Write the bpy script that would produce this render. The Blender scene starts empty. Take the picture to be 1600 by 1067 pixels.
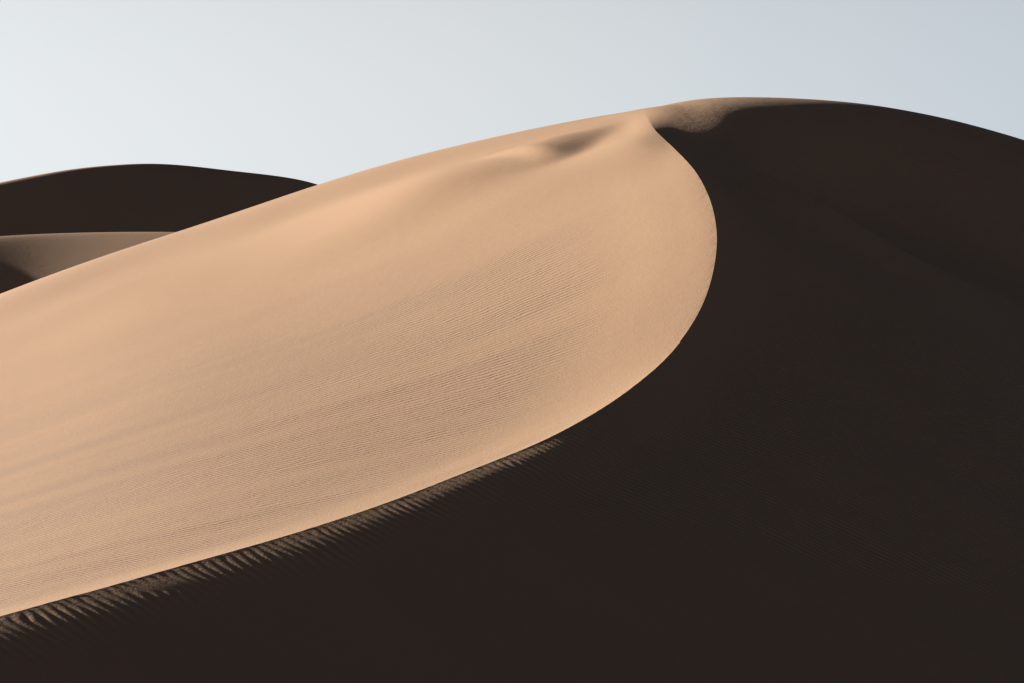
import bpy, math
import numpy as np

# ------------------------------------------------------------------ camera, sky, sun, exposure
scene = bpy.context.scene
COL = scene.collection
F, HORIZON = 3600.0, 500.0            # focal length and horizon row, in pixels of the 1600 x 1067 photograph

cam_data = bpy.data.cameras.new('camera')
cam_data.sensor_width = 36.0
cam_data.lens = 36.0 * F / 1600.0
cam_data.shift_y = (HORIZON - 533.5) / 1600.0
cam_data.clip_start = 0.5
cam_data.clip_end = 30000.0
cam = bpy.data.objects.new('camera', cam_data)
cam.location = (0, 0, 0)
cam.rotation_euler = (math.radians(90), 0, 0)
COL.objects.link(cam)
scene.camera = cam

SUN_EL = math.radians(13.0)
SUN_AZ = math.radians(-66.0)          # measured from +Y (view direction) towards +X: the sun stands left and a little behind the dune
SUN = np.array([math.sin(SUN_AZ) * math.cos(SUN_EL), math.cos(SUN_AZ) * math.cos(SUN_EL), math.sin(SUN_EL)])

HAZE_RISE, HAZE_GAIN = 0.27, 6.9
world = bpy.data.worlds.new('World')
scene.world = world
world.use_nodes = True
wn = world.node_tree
sky = wn.nodes.new('ShaderNodeTexSky')
sky.sky_type = 'NISHITA'
sky.sun_disc = False
sky.sun_elevation = SUN_EL
sky.sun_rotation = SUN_AZ
sky.altitude = 600.0
sky.air_density = 0.06
sky.dust_density = 1.0
sky.ozone_density = 1.0
# dust haze: pale and dense near the horizon all round, thinning upwards, brighter towards the sun (forward scattering)
def wmath(op, a, b=None):
    t = wn.nodes.new('ShaderNodeMath'); t.operation = op
    for k, v in enumerate((a, b)):
        if v is None: continue
        if isinstance(v, (int, float)): t.inputs[k].default_value = v
        else: wn.links.new(v, t.inputs[k])
    return t.outputs[0]
tc = wn.nodes.new('ShaderNodeTexCoord')
sep = wn.nodes.new('ShaderNodeSeparateXYZ'); wn.links.new(tc.outputs['Generated'], sep.inputs[0])
dot = wn.nodes.new('ShaderNodeVectorMath'); dot.operation = 'DOT_PRODUCT'
wn.links.new(tc.outputs['Generated'], dot.inputs[0]); dot.inputs[1].default_value = SUN.tolist()
thick = wmath('EXPONENT', wmath('MULTIPLY', wmath('POWER', wmath('DIVIDE', wmath('MAXIMUM', sep.outputs['Z'], 0.0), HAZE_RISE), 3.4), -1.0))
forward = wmath('ADD', 0.34, wmath('MULTIPLY', 0.66, wmath('POWER', wmath('MULTIPLY', wmath('ADD', dot.outputs['Value'], 1.0), 0.5), 2.0)))
hz = wn.nodes.new('ShaderNodeVectorMath'); hz.operation = 'SCALE'
hcol = wn.nodes.new('ShaderNodeMix'); hcol.data_type = 'RGBA'
wn.links.new(wmath('SUBTRACT', wmath('MULTIPLY', forward, 2.9), 0.98), hcol.inputs['Factor'])
hcol.inputs[6].default_value = (0.77, 0.99, 1.20, 1); hcol.inputs[7].default_value = (0.98, 1.02, 1.03, 1)
wn.links.new(hcol.outputs[2], hz.inputs[0]); wn.links.new(wmath('MULTIPLY', forward, HAZE_GAIN), hz.inputs['Scale'])
mixs = wn.nodes.new('ShaderNodeMix'); mixs.data_type = 'RGBA'
wn.links.new(wmath('MULTIPLY', thick, 0.95), mixs.inputs['Factor'])
wn.links.new(sky.outputs['Color'], mixs.inputs[6]); wn.links.new(hz.outputs[0], mixs.inputs[7])
bg = wn.nodes['Background']
bg.inputs['Strength'].default_value = 0.05
wn.links.new(mixs.outputs[2], bg.inputs['Color'])

sun_data = bpy.data.lights.new('sun', 'SUN')
sun_data.energy = 5.0
sun_data.angle = math.radians(0.5)
sun_data.color = (1.0, 0.92, 0.83)
sun = bpy.data.objects.new('sun', sun_data)
# a sun lamp shines along its local -Z
import mathutils
sun.rotation_euler = mathutils.Vector(SUN.tolist()).to_track_quat('Z', 'Y').to_euler()
sun.location = (-200, 100, 120)
COL.objects.link(sun)

scene.view_settings.view_transform = 'Standard'
scene.view_settings.look = 'None'
scene.view_settings.gamma = 1.0
scene.view_settings.use_curve_mapping = False
scene.view_settings.exposure = 1.72

# ------------------------------------------------------------------ numeric helpers
rng = np.random.default_rng(7)

def lerp_smooth(t, a, b):
    u = np.clip((t - a) / (b - a), 0, 1)
    return u * u * (3 - 2 * u)

class Curve1D:
    """natural cubic spline with linear continuation"""
    def __init__(self, xs, ys):
        x = np.array(xs, float); y = np.array(ys, float); n = len(x); h = np.diff(x)
        A = np.eye(n); r = np.zeros(n)
        for i in range(1, n - 1):
            A[i, i - 1], A[i, i], A[i, i + 1] = h[i - 1], 2 * (h[i - 1] + h[i]), h[i]
            r[i] = 6 * ((y[i + 1] - y[i]) / h[i] - (y[i] - y[i - 1]) / h[i - 1])
        self.x, self.y, self.h, self.m = x, y, h, np.linalg.solve(A, r)
    def __call__(self, t):
        t = np.asarray(t, float); x, y, h, m = self.x, self.y, self.h, self.m
        tc = np.clip(t, x[0], x[-1])
        i = np.clip(np.searchsorted(x, tc) - 1, 0, len(h) - 1)
        a = (x[i + 1] - tc) / h[i]; b = 1 - a
        v = a * y[i] + b * y[i + 1] + ((a**3 - a) * m[i] + (b**3 - b) * m[i + 1]) * h[i]**2 / 6
        s0 = (y[1] - y[0]) / h[0] - h[0] * m[1] / 6
        s1 = (y[-1] - y[-2]) / h[-1] + h[-1] * m[-2] / 6
        return v + np.where(t < x[0], (t - x[0]) * s0, 0) + np.where(t > x[-1], (t - x[-1]) * s1, 0)

_perm = rng.random((256, 256)).astype(np.float64) * 2 - 1
def vnoise(x, y, seed=0):
    """smooth value noise in -1..1"""
    x = np.asarray(x) + seed * 37.13; y = np.asarray(y) + seed * 91.7
    i = np.floor(x).astype(np.int64); j = np.floor(y).astype(np.int64)
    u = x - i; v = y - j
    u = u * u * u * (u * (u * 6 - 15) + 10); v = v * v * v * (v * (v * 6 - 15) + 10)
    g = lambda a, b: _perm[a & 255, b & 255]
    return (g(i, j) * (1 - u) + g(i + 1, j) * u) * (1 - v) + (g(i, j + 1) * (1 - u) + g(i + 1, j + 1) * u) * v

def fnoise(x, y, seed=0, octv=3):
    s = 0.0; a = 1.0; n = 0.0
    for k in range(octv):
        s = s + a * vnoise(x * 2**k, y * 2**k, seed + k); n += a; a *= 0.5
    return s / n

class Spline2D:
    """height field as a tensor cubic B-spline, fitted to linear observations"""
    def __init__(self, p0, p1, n, q0, q1, m):
        self.p0, self.p1, self.n, self.q0, self.q1, self.m = p0, p1, n, q0, q1, m
    def _w(self, t, t0, t1, n):
        u = np.clip((t - t0) / (t1 - t0), 0, 0.999999) * n
        i = u.astype(np.int64); f = u - i
        return i, [(1 - f)**3 / 6, (3 * f**3 - 6 * f**2 + 4) / 6, (-3 * f**3 + 3 * f**2 + 3 * f + 1) / 6, f**3 / 6]
    def rows(self, p, q):
        p = np.atleast_1d(p).astype(float); q = np.atleast_1d(q).astype(float)
        i, wp = self._w(p, self.p0, self.p1, self.n); j, wq = self._w(q, self.q0, self.q1, self.m)
        R = np.zeros((len(p), (self.n + 3) * (self.m + 3))); k = np.arange(len(p))
        for a in range(4):
            for b in range(4):
                R[k, (i + a) * (self.m + 3) + j + b] += wp[a] * wq[b]
        return R
    def ev(self, p, q):
        i, wp = self._w(p, self.p0, self.p1, self.n); j, wq = self._w(q, self.q0, self.q1, self.m)
        v = 0.0
        for a in range(4):
            for b in range(4):
                v = v + self.c[i + a, j + b] * wp[a] * wq[b]
        return v

class Fit:
    """collects observations of a surface z(x, y) = spline(P(x, y)) + fixed(x, y)"""
    def __init__(self, spl, P, fixed):
        self.s, self.P, self.fx = spl, P, fixed
        k = (spl.n + 3) * (spl.m + 3)
        self.N = np.zeros((k, k)); self.r = np.zeros(k)
    def _add(self, R, v, w):
        w = np.broadcast_to(w, v.shape)
        # a row touches only a few neighbouring blocks of coefficients: multiply those alone
        M = self.s.m + 3; nb = self.s.n + 3
        B = (np.abs(R.reshape(len(R), nb, M)).sum(2) > 0)
        lo = B.argmax(1); hi = nb - B[:, ::-1].argmax(1)
        for b in np.unique(lo):
            k = np.nonzero(lo == b)[0]
            sl = slice(b * M, hi[k].max() * M)
            A = R[k, sl]; Aw = A * w[k, None]
            self.N[sl, sl] += A.T @ Aw; self.r[sl] += Aw.T @ v[k]
    def R(self, x, y): return self.s.rows(*self.P(x, y))
    def height(self, x, y, z, w): self._add(self.R(x, y), z - self.fx(x, y), w)
    def lin(self, x, y, ax, ay, v, w, h=0.5, a0=0.0):
        """a0 z + ax z_x + ay z_y = v"""
        ax = np.broadcast_to(ax, x.shape)[:, None]; ay = np.broadcast_to(ay, x.shape)[:, None]; z0 = np.broadcast_to(a0, x.shape)[:, None]
        G = ax * (self.R(x + h, y) - self.R(x - h, y)) / (2 * h) + ay * (self.R(x, y + h) - self.R(x, y - h)) / (2 * h) + z0 * self.R(x, y)
        g = ax[:, 0] * (self.fx(x + h, y) - self.fx(x - h, y)) / (2 * h) + ay[:, 0] * (self.fx(x, y + h) - self.fx(x, y - h)) / (2 * h) + z0[:, 0] * self.fx(x, y)
        self._add(G, v - g, w)
    def bend(self, x, y, w, h=1.0):
        c = self.R(x, y)
        self._add((self.R(x + h, y) + self.R(x - h, y) - 2 * c) / h**2, np.zeros(len(x)), w)
        self._add((self.R(x, y + h) + self.R(x, y - h) - 2 * c) / h**2, np.zeros(len(x)), w)
        self._add((self.R(x + h, y + h) - self.R(x + h, y - h) - self.R(x - h, y + h) + self.R(x - h, y - h)) / (4 * h**2), np.zeros(len(x)), 2 * w)
    def solve(self):
        k = len(self.r)
        c = np.linalg.solve(self.N + np.eye(k) * 1e-6, self.r)
        self.s.c = c.reshape(self.s.n + 3, self.s.m + 3)

def photo(px, py, y):
    """the point at distance y that the camera sees at a pixel of the photograph"""
    return (np.asarray(px, float) - 800) / F * y, (HORIZON - np.asarray(py, float)) / F * y

# ------------------------------------------------------------------ the great dune: shape
CREST = np.array([  # px, py, distance
    (0, 962, 100), (80, 940, 102.5), (160, 918, 105), (280, 884, 109), (400, 850, 113), (560, 800, 119.2), (700, 748, 125.8), (780, 716, 130),
    (850, 687, 134.2), (910, 655, 138.6), (960, 625, 143), (1003, 592, 147.6), (1040, 560, 152.2), (1069, 525, 156.8), (1092, 488, 161.6),
    (1107, 452, 166.2), (1116, 416, 171), (1120, 380, 176), (1118, 348, 181), (1111, 318, 186), (1100, 291, 191), (1085, 267, 196.5), (1064, 243, 203),
    (1042, 222, 210), (1023, 203, 219), (1013, 187, 228)], float)
cy = CREST[:, 2]
cx, cz = photo(CREST[:, 0], CREST[:, 1], cy)
crest_x = Curve1D(np.r_[40, 70, cy, 260, 330, 430], np.r_[-66, -44, cx, 13.5, 14, 14])
crest_z = Curve1D(np.r_[40, 70, cy], np.r_[-20, -16.5, cz])
SKY = np.array([  # the dune's outline against the sky: px, py, distance
    (-250, 552, 250), (-120, 505, 252), (0, 460, 253), (100, 422, 254), (200, 388, 255), (274, 364, 256), (400, 322, 257), (497, 289, 258), (600, 258, 258), (700, 232, 258),
    (800, 209, 256.5), (880, 192.5, 254), (960, 178.5, 251.5), (1010, 171, 250), (1030, 167, 250), (1060, 160.5, 250), (1100, 155, 250.3), (1150, 152.5, 251),
    (1200, 153, 252), (1300, 158.5, 254.5), (1400, 170.5, 257.5), (1500, 191, 260.5), (1600, 219.5, 263), (1700, 255, 265), (1850, 318, 268)], float)

def P_main(x, y):
    return np.arcsinh((x - crest_x(y)) / 14.0), np.log(y)

def jump(y):
    """how much steeper the ground gets on the lee side of the crest"""
    return -(0.36 + 0.55 * lerp_smooth(y, 124, 158)) * (1 - lerp_smooth(y, 190, 239))

def fixed_main(x, y):
    s = np.maximum(x - crest_x(y), 0); lam = 9.0
    brink = 0.42 * (1 - lerp_smooth(y, 128, 158))     # near the low end the brink is rounded: gentle first, steep after a few metres
    w = 1.6 * 3.2 * (1 - 0.45 * lerp_smooth(y, 100, 140))
    roll = np.where(s > 0, s - w * (1 - np.exp(-(s / w)**2)) , 0)
    return jump(y) * lam * (1 - np.exp(-s / lam)) - brink * (1 - np.exp(-s / 30.0)) * 30.0 * (1 - np.exp(-(s / w)**2))

main = Spline2D(math.asinh(-170 / 14), math.asinh(170 / 14), 42, math.log(38), math.log(470), 60)
fit = Fit(main, P_main, fixed_main)
yy = np.linspace(85, 228, 150)
fit.height(crest_x(yy), yy, crest_z(yy), 400.0)
sk = Curve1D(SKY[:, 0], SKY[:, 1]); sd = Curve1D(SKY[:, 0], SKY[:, 2])
u = np.linspace(-250, 1850, 220); sx, sz = photo(u, sk(u), sd(u)); sy = sd(u)
dx, dy = (u - 800) / F, np.ones_like(u)
fit.height(sx, sy, sz, 3000.0)
fit.lin(sx, sy, dx, dy, sz / sy, 200000.0)             # there the ground runs along the line of sight
# outline is convex: the ground sinks away behind it
for ex, cv in ((40, 0.10), (90, 0.30), (140, 0.42)):
    m = slice(None, None, 6)
    fit.lin(sx[m] * (sy[m] + ex) / sy[m], sy[m] + ex, dx[m], dy[m], sz[m] / sy[m] - cv, 4.0)
for e in (12, 24, 36, 50, 65, 80):
    yb = sy + e; fit.height(sx * yb / sy, yb, sz * yb / sy - (e * e / 110 if e < 45 else 18.4 + 0.62 * (e - 45)), 6.0)
# windward slope: how squarely it faces the sun
gx, gy = [a.ravel() for a in np.meshgrid(np.linspace(-95, -1.0, 60), np.linspace(88, 300, 70))]
X, Y = gx + crest_x(gy), gy
inside = (Y < 250) & (X > -0.33 * Y)
s_ = gx[inside]; X, Y = X[inside], Y[inside]
dip = np.exp(-((s_ + 14) / 8)**2 - ((Y - 222) / 6)**2)
high = lerp_smooth(Y, 208, 228) * lerp_smooth(s_, -16, -4)
T = 0.385 + 0.05 * np.exp(-(s_ / 8.0)**2) - 0.06 * high - 0.22 * dip
fit.lin(X, Y, -SUN[0], -SUN[1], T * 1.04 - SUN[2], 10.0 * (1 - 0.6 * high) * (1 + 3 * dip))
# and it climbs steadily from the crest to the outline, without a hump in between
crest_py = Curve1D(CREST[:19:2, 0], CREST[:19:2, 1]); crest_d = Curve1D(CREST[:19:2, 0], CREST[:19:2, 2])
uu, tt = [a.ravel() for a in np.meshgrid(np.linspace(-250, 620, 45), np.linspace(0.05, 1.0, 24))]
yc = crest_d(uu); yv = yc + (sd(uu) - yc) * tt
pv = sk(uu) + (crest_py(uu) - sk(uu)) * (1 - tt)**(1.15 + 0.1 * lerp_smooth(uu, 0, 300))
xv, zv = photo(uu, pv, yv)
fit.height(xv, yv, zv, 0.4 * lerp_smooth(-uu, -620, -250))
# the rounded summit: it rolls over from the outline into the steep shaded side
uu, dd = [a.ravel() for a in np.meshgrid(np.linspace(1035, 1850, 60), np.linspace(0.5, 40, 28))]
Rr = 42 * (190 / 42)**(1 - lerp_smooth(uu, 1000, 1420)); lim = 0.26 + 0.16 * lerp_smooth(uu, 1050, 1260)
drop = np.where(dd < lim * Rr, dd**2 / (2 * Rr), lim * dd - lim**2 * Rr / 2)
yv = sd(uu) - dd
xv, zv = photo(uu, sk(uu), yv)
fit.height(xv, yv, zv - drop, 60.0 * np.exp(-(dd / (9 + 11 * lerp_smooth(uu, 1040, 1180)))**2) + 0.2)
mo = (sk(uu + 5) - sk(uu - 5)) / 10
near_tip = 1 - lerp_smooth(uu, 1060, 1260)
rate = 0.014 - 0.009 * near_tip
want = np.maximum(0.19 - 0.11 * near_tip - 0.886 * np.maximum(mo, -0.05) - rate * dd, -0.20 + 0.14 * near_tip)
fit.lin(xv, yv, -SUN[0], -SUN[1], want * 1.08 - SUN[2], 25.0 + 20 * near_tip)
# at its low end the brink is rounded: the first metres of the lee side lie almost level with the sun's rays
g1, g2 = [a.ravel() for a in np.meshgrid(np.linspace(0.3, 4.5, 14), np.linspace(84, 150, 46))]
X, Y = g1 + crest_x(g2), g2
wd = 1 - 0.75 * lerp_smooth(Y, 106, 150)
k = g1 < 4.4 * wd
fit.lin(X[k], Y[k], -SUN[0], -SUN[1], (np.minimum(0.014, 0.43 + 0.886 * jump(Y)) - 0.10 * (g1 / (4.4 * wd))**2)[k] - SUN[2], 40.0, h=0.15)
fa = np.array([(870, 258, 215), (820, 268, 215), (760, 281, 215.5), (700, 296, 217), (640, 312, 219)], float); fx_, fz_ = photo(fa[:, 0], fa[:, 1], fa[:, 2])
fit.height(fx_, fa[:, 2], fz_, 1.5)
# lee slope
gx, gy = [a.ravel() for a in np.meshgrid(np.linspace(7, 95, 40), np.linspace(70, 226, 60))]
X, Y = gx + crest_x(gy), gy
k = gx > 7 + 13 * lerp_smooth(Y, 190, 224)
X, Y = X[k], Y[k]
fit.lin(X, Y, 1, 0, np.full(X.shape, -0.38), 3.0)
fit.lin(X, Y, 0, 1, np.full(X.shape, 0.35), 3.0)
# smoothness
gx, gy = [a.ravel() for a in np.meshgrid(np.r_[-np.geomspace(150, 1, 34), 0, np.geomspace(1, 150, 34)], np.geomspace(45, 440, 75))]
fit.bend(gx + crest_x(gy), gy, 25.0 * (1 + (np.abs(gx) / 25)**1.5))
fit.solve()

def main_base(x, y):
    return main.ev(*P_main(x, y)) + fixed_main(x, y)


def see(px, py, y0=100, y1=300):
    """where the line of sight of a pixel first meets the great dune"""
    ys = np.arange(y0, y1, 0.25); x, z = photo(px, py, ys)
    d = main_base(x, ys) - z; k = int(np.argmax(d > 0))
    return x[k], ys[k]

# the shallow hollow below the summit, between its tip and its faded end
HOLLOW_PIX = [(985, 184), (960, 204), (935, 226), (905, 245), (870, 258), (820, 268), (760, 281), (700, 296), (640, 312)]
hp = np.array([see(a, b, 150, 262) for a, b in HOLLOW_PIX])
tt = np.r_[0, np.cumsum(np.hypot(*np.diff(hp, axis=0).T))]
tq = np.linspace(0, tt[-1], 60)
hx = np.interp(tq, tt, hp[:, 0]); hy = np.interp(tq, tt, hp[:, 1])
ker = np.hanning(27)[1:-1]; ker /= ker.sum()
hx = np.convolve(np.pad(hx, 12, 'reflect', reflect_type='odd'), ker, 'valid'); hy = np.convolve(np.pad(hy, 12, 'reflect', reflect_type='odd'), ker, 'valid')

def hollow(x, y, fields=False):
    """a bank that drops towards the right to a crisp foot line"""
    x, y = np.broadcast_arrays(np.asarray(x, float), np.asarray(y, float))
    out = np.zeros(x.shape)
    k = (x > hx.min() - 30) & (x < hx.max() + 6) & (y > hy.min() - 6) & (y < hy.max() + 40)
    X, Y = x[k], y[k]
    best = np.full(X.shape, 1e9); side = np.zeros(X.shape); t = np.zeros(X.shape)
    for i in range(len(hx) - 1):
        ax, ay = hx[i], hy[i]; bx, by = hx[i + 1] - ax, hy[i + 1] - ay; L2 = bx * bx + by * by
        w = np.clip(((X - ax) * bx + (Y - ay) * by) / L2, 0, 1)
        d = np.hypot(X - ax - w * bx, Y - ay - w * by); m = d < best
        best = np.where(m, d, best); side = np.where(m, bx * (Y - ay) - by * (X - ax), side); t = np.where(m, (i + w) / (len(hx) - 1), t)
    c = np.where(side < 0, best, -best)                 # > 0 on the far side of the foot line
    amp = HOLLOW_AMP * (0.42 * lerp_smooth(t, 0.0, 0.25) + 0.30 * lerp_smooth(t, 0.2, 0.5)) * (1 - lerp_smooth(t, 0.30, 0.95))
    w = 4.6 + 3.2 * t
    q = np.maximum(c / w, 0)
    q = np.where(q < 0.12, q * q / 0.24, q - 0.06)
    out[k] = amp * q * np.exp((1 - q * q) / 2)
    if fields:
        m = np.zeros(x.shape); m[k] = lerp_smooth(t, 0.3, 0.6) * (1 - lerp_smooth(t, 0.90, 1.0)) * lerp_smooth(c, 0.0, 1.5) * (1 - lerp_smooth(c, 4.0, 9.0)); return m
    return out
HOLLOW_AMP = 2.0

# brink ripples on the lee side, low end of the crest
def brink_ripples(x, y):
    s = x - crest_x(y)
    along = y * 1.28 + 0.0 * x
    ph = (along + 0.60 * s + 0.05 * s * s * 0.3) / 0.62 + 0.48 * fnoise(y * 0.42, s * 0.3, 3, 2) + 0.13 * vnoise(y * 1.3, s * 0.5, 9)
    ln = 1 + 0.35 * vnoise(y * 0.9, s * 0.1, 17)
    a = 0.017 * lerp_smooth(s, 0.05, 0.9) * (1 - lerp_smooth(s / ln, 2.4, 5.6)) * (1 - lerp_smooth(y, 138, 160))
    a = a * (0.85 + 0.45 * vnoise(y * 0.5, s * 0.3, 5))
    r = np.sin(2 * np.pi * ph)
    return a * (r + 0.25 * np.sin(4 * np.pi * ph + 0.8))

def main_height(x, y, ripples=True):
    z = main_base(x, y) + hollow(x, y)
    s = x - crest_x(y)
    z = z + 0.10 * fnoise(x / 14, y / 22, 11, 2) * lerp_smooth(np.abs(s), 0, 10) * 0.5
    z = z + 0.22 * fnoise(s / 16 + y / 30, (y + 0.5 * s) / 7, 41, 3) * lerp_smooth(s, 3, 16) * (1 - lerp_smooth(y, 215, 240))
    if ripples:
        z = z + brink_ripples(x, y)
        z = z + (0.010 + 0.010 * lerp_smooth(y, 140, 165) * (1 - lerp_smooth(y, 200, 220))) * fnoise(y * 2.2, s * 2.0, 21, 2) * np.exp(-(s / 0.4)**2)
    return z

# ------------------------------------------------------------------ mesh building
def grid_mesh(name, X, Y, Z, mat, sharp_col=None, attrs=None):
    n, m = X.shape
    me = bpy.data.meshes.new(name)
    co = np.stack([X, Y, Z], -1).reshape(-1, 3).astype(np.float32)
    me.vertices.add(n * m); me.vertices.foreach_set('co', co.ravel())
    i, j = np.meshgrid(np.arange(n - 1), np.arange(m - 1), indexing='ij')
    a = (i * m + j).ravel()
    quads = np.stack([a, a + 1, a + m + 1, a + m], -1).astype(np.int32)
    k = len(quads)
    me.loops.add(4 * k); me.loops.foreach_set('vertex_index', quads.ravel())
    me.polygons.add(k); me.polygons.foreach_set('loop_start', (np.arange(k) * 4).astype(np.int32))
    try: me.polygons.foreach_set('loop_total', np.full(k, 4, np.int32))
    except Exception: pass
    me.update(calc_edges=True)
    me.polygons.foreach_set('use_smooth', np.ones(k, bool))
    if sharp_col is not None:
        ev = np.empty(len(me.edges) * 2, np.int32); me.edges.foreach_get('vertices', ev)
        ev = ev.reshape(-1, 2); c = ev % m; r = ev // m
        sh = (c[:, 0] == sharp_col) & (c[:, 1] == sharp_col) & (Y[r[:, 0], sharp_col] < 222)
        at = me.attributes.get('sharp_edge') or me.attributes.new('sharp_edge', 'BOOLEAN', 'EDGE')
        at.data.foreach_set('value', sh)
    for k_, v in (attrs or {}).items():
        at = me.attributes.new(k_, 'FLOAT', 'POINT'); at.data.foreach_set('value', v.ravel().astype(np.float32))
    me.materials.append(mat)
    o = bpy.data.objects.new(name, me); COL.objects.link(o)
    return o

# ------------------------------------------------------------------ sand
def sand_material(name, ripples):
    m = bpy.data.materials.new(name); m.use_nodes = True
    nt = m.node_tree; N = nt.nodes; L = nt.links
    bsdf = N['Principled BSDF']
    bsdf.inputs['Roughness'].default_value = 0.9
    bsdf.inputs['Specular IOR Level'].default_value = 0.1
    geo = N.new('ShaderNodeNewGeometry')
    def noise(scale, detail=3, rough=0.5, vec=None):
        t = N.new('ShaderNodeTexNoise'); t.inputs['Scale'].default_value = scale; t.inputs['Detail'].default_value = detail
        t.inputs['Roughness'].default_value = rough
        L.new(vec or geo.outputs['Position'], t.inputs['Vector']); return t.outputs['Fac']
    def math_(op, a, b=None, c=None):
        t = N.new('ShaderNodeMath'); t.operation = op
        for k, v in enumerate((a, b, c)):
            if v is None: continue
            if isinstance(v, (int, float)): t.inputs[k].default_value = v
            else: L.new(v, t.inputs[k])
        return t.outputs[0]
    def attr(n):
        t = N.new('ShaderNodeAttribute'); t.attribute_name = n; return t.outputs['Fac']
    ramp = N.new('ShaderNodeValToRGB')
    ramp.color_ramp.elements[0].position = 0.30; ramp.color_ramp.elements[0].color = (0.268, 0.175, 0.110, 1)
    ramp.color_ramp.elements[1].position = 0.72; ramp.color_ramp.elements[1].color = (0.314, 0.202, 0.125, 1)
    mix = math_('ADD', math_('MULTIPLY', noise(0.045, 4), 0.6), math_('MULTIPLY', noise(5.0, 4, 0.7), 0.4))
    L.new(mix, ramp.inputs['Fac'])
    col = ramp.outputs['Color']
    h = math_('ADD', math_('MULTIPLY', noise(6.0, 4, 0.6), 0.02), math_('MULTIPLY', noise(0.8, 3, 0.5), 0.02))
    if ripples:
        ph, am = attr('ripple_phase'), attr('ripple_height')
        wob = math_('MULTIPLY', noise(0.8, 3, 0.6), 0.9)
        wob2 = math_('MULTIPLY', noise(0.12, 2), 3.0)
        p = math_('ADD', math_('ADD', ph, wob), wob2)
        s1 = math_('SINE', math_('MULTIPLY', p, 6.28318))
        s2 = math_('MULTIPLY', math_('SINE', math_('MULTIPLY', math_('ADD', math_('MULTIPLY', p, 2.0), 0.12), 6.28318)), 0.25)
        rip = math_('MULTIPLY', math_('MULTIPLY', math_('ADD', s1, s2), am), math_('MULTIPLY_ADD', noise(0.45, 4, 0.65), 3.2, -0.65))
        h = math_('ADD', h, rip)
        sepx = N.new('ShaderNodeSeparateXYZ'); L.new(geo.outputs['Position'], sepx.inputs[0])
        bp = math_('ADD', math_('ADD', math_('MULTIPLY', sepx.outputs['X'], 1.75), math_('MULTIPLY', sepx.outputs['Y'], 0.35)), math_('MULTIPLY', noise(0.35, 3), 3.2))
        h = math_('ADD', h, math_('MULTIPLY', math_('SINE', math_('MULTIPLY', bp, 6.28318)), attr('bank_ripple_height')))
        h = math_('ADD', h, math_('MULTIPLY', noise(0.9, 4, 0.6), attr('scour')))
        # coarse, greyer grains gather where the ripples are strongest
        mixc = N.new('ShaderNodeMix'); mixc.data_type = 'RGBA'; mixc.blend_type = 'MIX'
        L.new(math_('MULTIPLY', attr('coarse_grain'), 0.8), mixc.inputs['Factor'])
        L.new(col, mixc.inputs[6]); mixc.inputs[7].default_value = (0.232, 0.154, 0.105, 1)
        col = mixc.outputs[2]
    L.new(col, bsdf.inputs['Base Color'])
    bump = N.new('ShaderNodeBump'); bump.inputs['Strength'].default_value = 1.0; bump.inputs['Distance'].default_value = 1.0
    L.new(h, bump.inputs['Height']); L.new(bump.outputs['Normal'], bsdf.inputs['Normal'])
    return m

sand = sand_material('rippled_sand', True)
plain = sand_material('smooth_sand', False)

# ------------------------------------------------------------------ the great dune: mesh
def steps(*parts):
    out = []
    for a, b, d in parts:
        out.append(np.arange(a, b - 1e-6, d))
    return np.concatenate(out)
rows = np.r_[np.arange(40, 86, 0.5), np.arange(86, 148, 0.06), np.arange(148, 262, 0.2), np.arange(262, 330, 0.6), np.arange(330, 466, 2.0)]
left = -np.r_[np.geomspace(165, 60, 30)[:-1], np.arange(60, 6, -0.45), np.arange(6, 0.05, -0.12)]
right = np.r_[np.arange(0, 7, 0.075), np.arange(7, 12, 0.2), np.arange(12, 70, 0.6), np.geomspace(70, 165, 30)]
cols = np.r_[left, right]; mid = len(left)
Yg = np.repeat(rows[:, None], len(cols), 1)
Sg = np.repeat(cols[None, :], len(rows), 0)
Xg = Sg + crest_x(Yg)
Zg = main_height(Xg, Yg)
# wind has rounded the bank above the hollow
bank = hollow(Xg, Yg); r0, r1 = np.searchsorted(rows, (200, 261)); c0, c1 = np.searchsorted(cols, (-55, 0))
fs = np.arange(-56, 3, 0.1); fy = rows[r0:r1]
soft = hollow(fs[None, :] + crest_x(fy)[:, None], np.repeat(fy[:, None], len(fs), 1))
for axis, n in ((0, 21), (1, 37)):
    kk = np.hanning(n + 2)[1:-1]; kk /= kk.sum()
    soft = np.apply_along_axis(lambda v: np.convolve(np.pad(v, n // 2, 'edge'), kk, 'valid'), axis, soft)
soft = np.stack([np.interp(cols[c0:c1], fs, r) for r in soft])
edge = (lerp_smooth(-cols[c0:c1], 0.5, 2.5) * lerp_smooth(cols[c0:c1], -54, -48))[None, :]
Zg[r0:r1, c0:c1] += (soft - bank[r0:r1, c0:c1]) * edge

def phase_wind(x, y): return (x * -0.36 + y * 0.93) / 0.64
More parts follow.
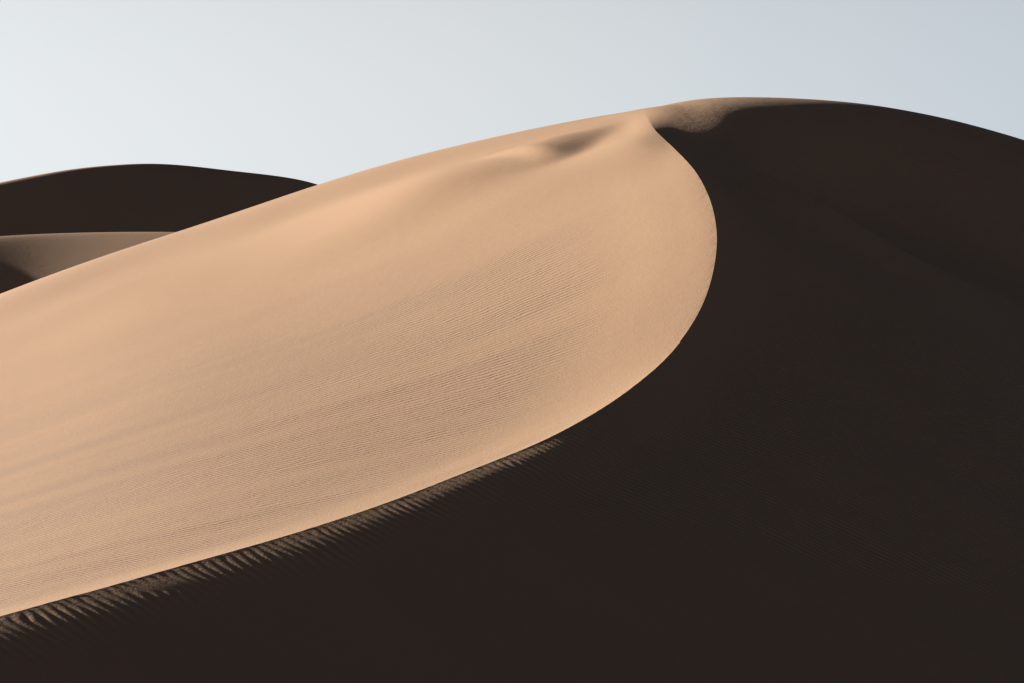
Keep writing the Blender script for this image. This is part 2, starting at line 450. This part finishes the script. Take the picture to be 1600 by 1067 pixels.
# ripple field of the windward and lee slopes
uu = 800 + F * Xg / Yg; vv = HORIZON - F * Zg / Yg
phW = phase_wind(Xg, Yg)
s = Sg
wind = lerp_smooth(-s, 3.5, 14.0)
bands = 0.5 + 0.5 * fnoise((Xg * 0.91 + Yg * 0.42) / 40, (Yg * 0.91 - Xg * 0.42) / 3.2, 31, 3)
nearw = 1 - lerp_smooth(Yg, 118, 165)
zone = lerp_smooth(-s, 5.5 - 3.5 * nearw, 13 - 6.5 * nearw) * (1 - lerp_smooth(-s, 45, 85))
far_fade = 1 - lerp_smooth(Yg, 176, 216)
ampW = 0.016 * zone * (1 - 0.5 * lerp_smooth(-Sg, 22, 45)) * (0.25 + 1.0 * bands) * (0.22 + 0.78 * far_fade)
phL = (Xg * 0.30 + Yg * 0.95) / 0.50
ampL = 0.022 * lerp_smooth(s, 1, 6) * lerp_smooth(Yg, 118, 134) * (0.3 + bands)
phase = np.where(s < 0, phW, phL); amp = np.where(s < 0, ampW, ampL)
coarse = np.clip(zone * far_fade * (0.32 + 1.0 * (bands - 0.3)), 0, 1) * (s < 0)
dune = grid_mesh('sand_dune', Xg, Yg, Zg, sand, mid, {'scour': 0.055 * lerp_smooth(Sg, 0.5, 4) * (1 - lerp_smooth(Sg, 10, 26)) * lerp_smooth(Yg, 196, 214) * (1 - lerp_smooth(Yg, 242, 252)), 'bank_ripple_height': 0.0004 * hollow(Xg, Yg, True), 'ripple_phase': phase, 'ripple_height': amp, 'coarse_grain': coarse})
dune['kind'] = 'structure'
dune['label'] = 'great tan sand dune with a sharp curving crest between its sunlit and dark slopes'


# ------------------------------------------------------------------ far dunes
def ridge_dune(name, label, line, roll, y_front, y_back, seed, amp):
    """a dune whose brink passes through line (px, py, distance) and rolls down towards the camera by roll(d, u)"""
    a = np.array(line, float)
    sk, sd = Curve1D(a[:, 0], a[:, 1]), Curve1D(a[:, 0], a[:, 2])
    u0, u1 = a[0, 0], a[-1, 0]
    uu = np.r_[u0 - np.array([420, 220, 90]), np.linspace(u0, u1, 260), u1 + np.array([90, 220, 420])]
    dd = np.r_[-np.geomspace(y_back, 3, 40), np.linspace(-2.9, 40, 200), np.geomspace(40.5, y_front, 60)]
    U, D = np.meshgrid(uu, dd)
    UC = np.clip(U, u0, u1)
    Y = sd(UC) - D; X = (UC - 800) / F * Y
    Z = (HORIZON - sk(UC)) / F * Y - roll(D, UC)
    X = X + (U - UC) * 0.25; Z = Z - np.abs(U - UC) * 0.09
    Z = Z + amp * fnoise(X / 45, Y / 45, seed, 2)
    o = grid_mesh(name, X[::-1], Y[::-1], Z[::-1], plain)
    o['kind'] = 'structure'; o['label'] = label
    return o

def far_roll(d, u):
    f = np.maximum(d, 0); b = np.maximum(-d, 0); R = 7.0
    return 0.54 * (np.sqrt(f * f + R * R) - R) + 0.30 * (np.sqrt(b * b + 900) - 30)
ridge_dune('far_dune', 'farthest dune, dark in its own shade, with a thin lit rim against the sky',
    [(-260, 372, 640), (-120, 318, 662), (0, 286, 684), (60, 274, 695), (120, 264, 706), (180, 258, 717), (240, 256, 728), (290, 259, 738), (350, 266, 750), (400, 271.5, 760),
     (450, 278, 770), (497, 289, 779), (560, 318, 790), (640, 368, 802)], far_roll, 170, 220, 51, 0.12)

def mid_roll(d, u):
    f = np.maximum(d, 0); b = np.maximum(-d, 0); k = 1 - lerp_smooth(u, -160, 330)
    g = (0.17 + 0.02 * k) * (np.sqrt(f * f + 16) - 4)
    return g + (0.12 + 0.24 * k) * 24 * (np.log1p(np.exp((f - 26) / 24)) - math.log1p(math.exp(-26 / 24))) - 0.0 + 0.30 * (np.sqrt(b * b + 400) - 20)
ridge_dune('far_dune', 'low dune in front of the farthest one, lit along its top and dark at its lower left',
    [(-260, 400, 372), (-120, 380, 387), (0, 370, 397), (50, 367, 400.5), (100, 365, 403), (160, 363.5, 405), (220, 363, 406), (274, 363.5, 406.5), (340, 368, 407), (420, 380, 407.5), (500, 400, 408)],
    mid_roll, 130, 150, 61, 0.05)

# ------------------------------------------------------------------ ground: one sheet to the horizon, rising to the slope the camera stands on
def radial(a, b, n): return np.sign(np.linspace(-1, 1, n)) * (np.abs(np.linspace(-1, 1, n))**4) * b
gxs = radial(0, 14000, 401)
gys = radial(0, 14000, 401) + 40
YY, XX = np.meshgrid(gys, gxs, indexing='ij')
near = np.exp(-((XX / 90)**2 + ((YY + 5) / 42)**2)) 
ZZ = -27 + 1.6 * fnoise(XX / 90, YY / 90, 71, 3) * np.exp(-(np.hypot(XX, YY) / 2500)**2) * 1.5
ZZ = np.maximum(ZZ, -26.0 + 0 * ZZ) * 0 + ZZ + near * 24.8
g = grid_mesh('ground', XX, YY, ZZ, plain)
g['kind'] = 'structure'
g['label'] = 'sand floor between and behind the dunes'
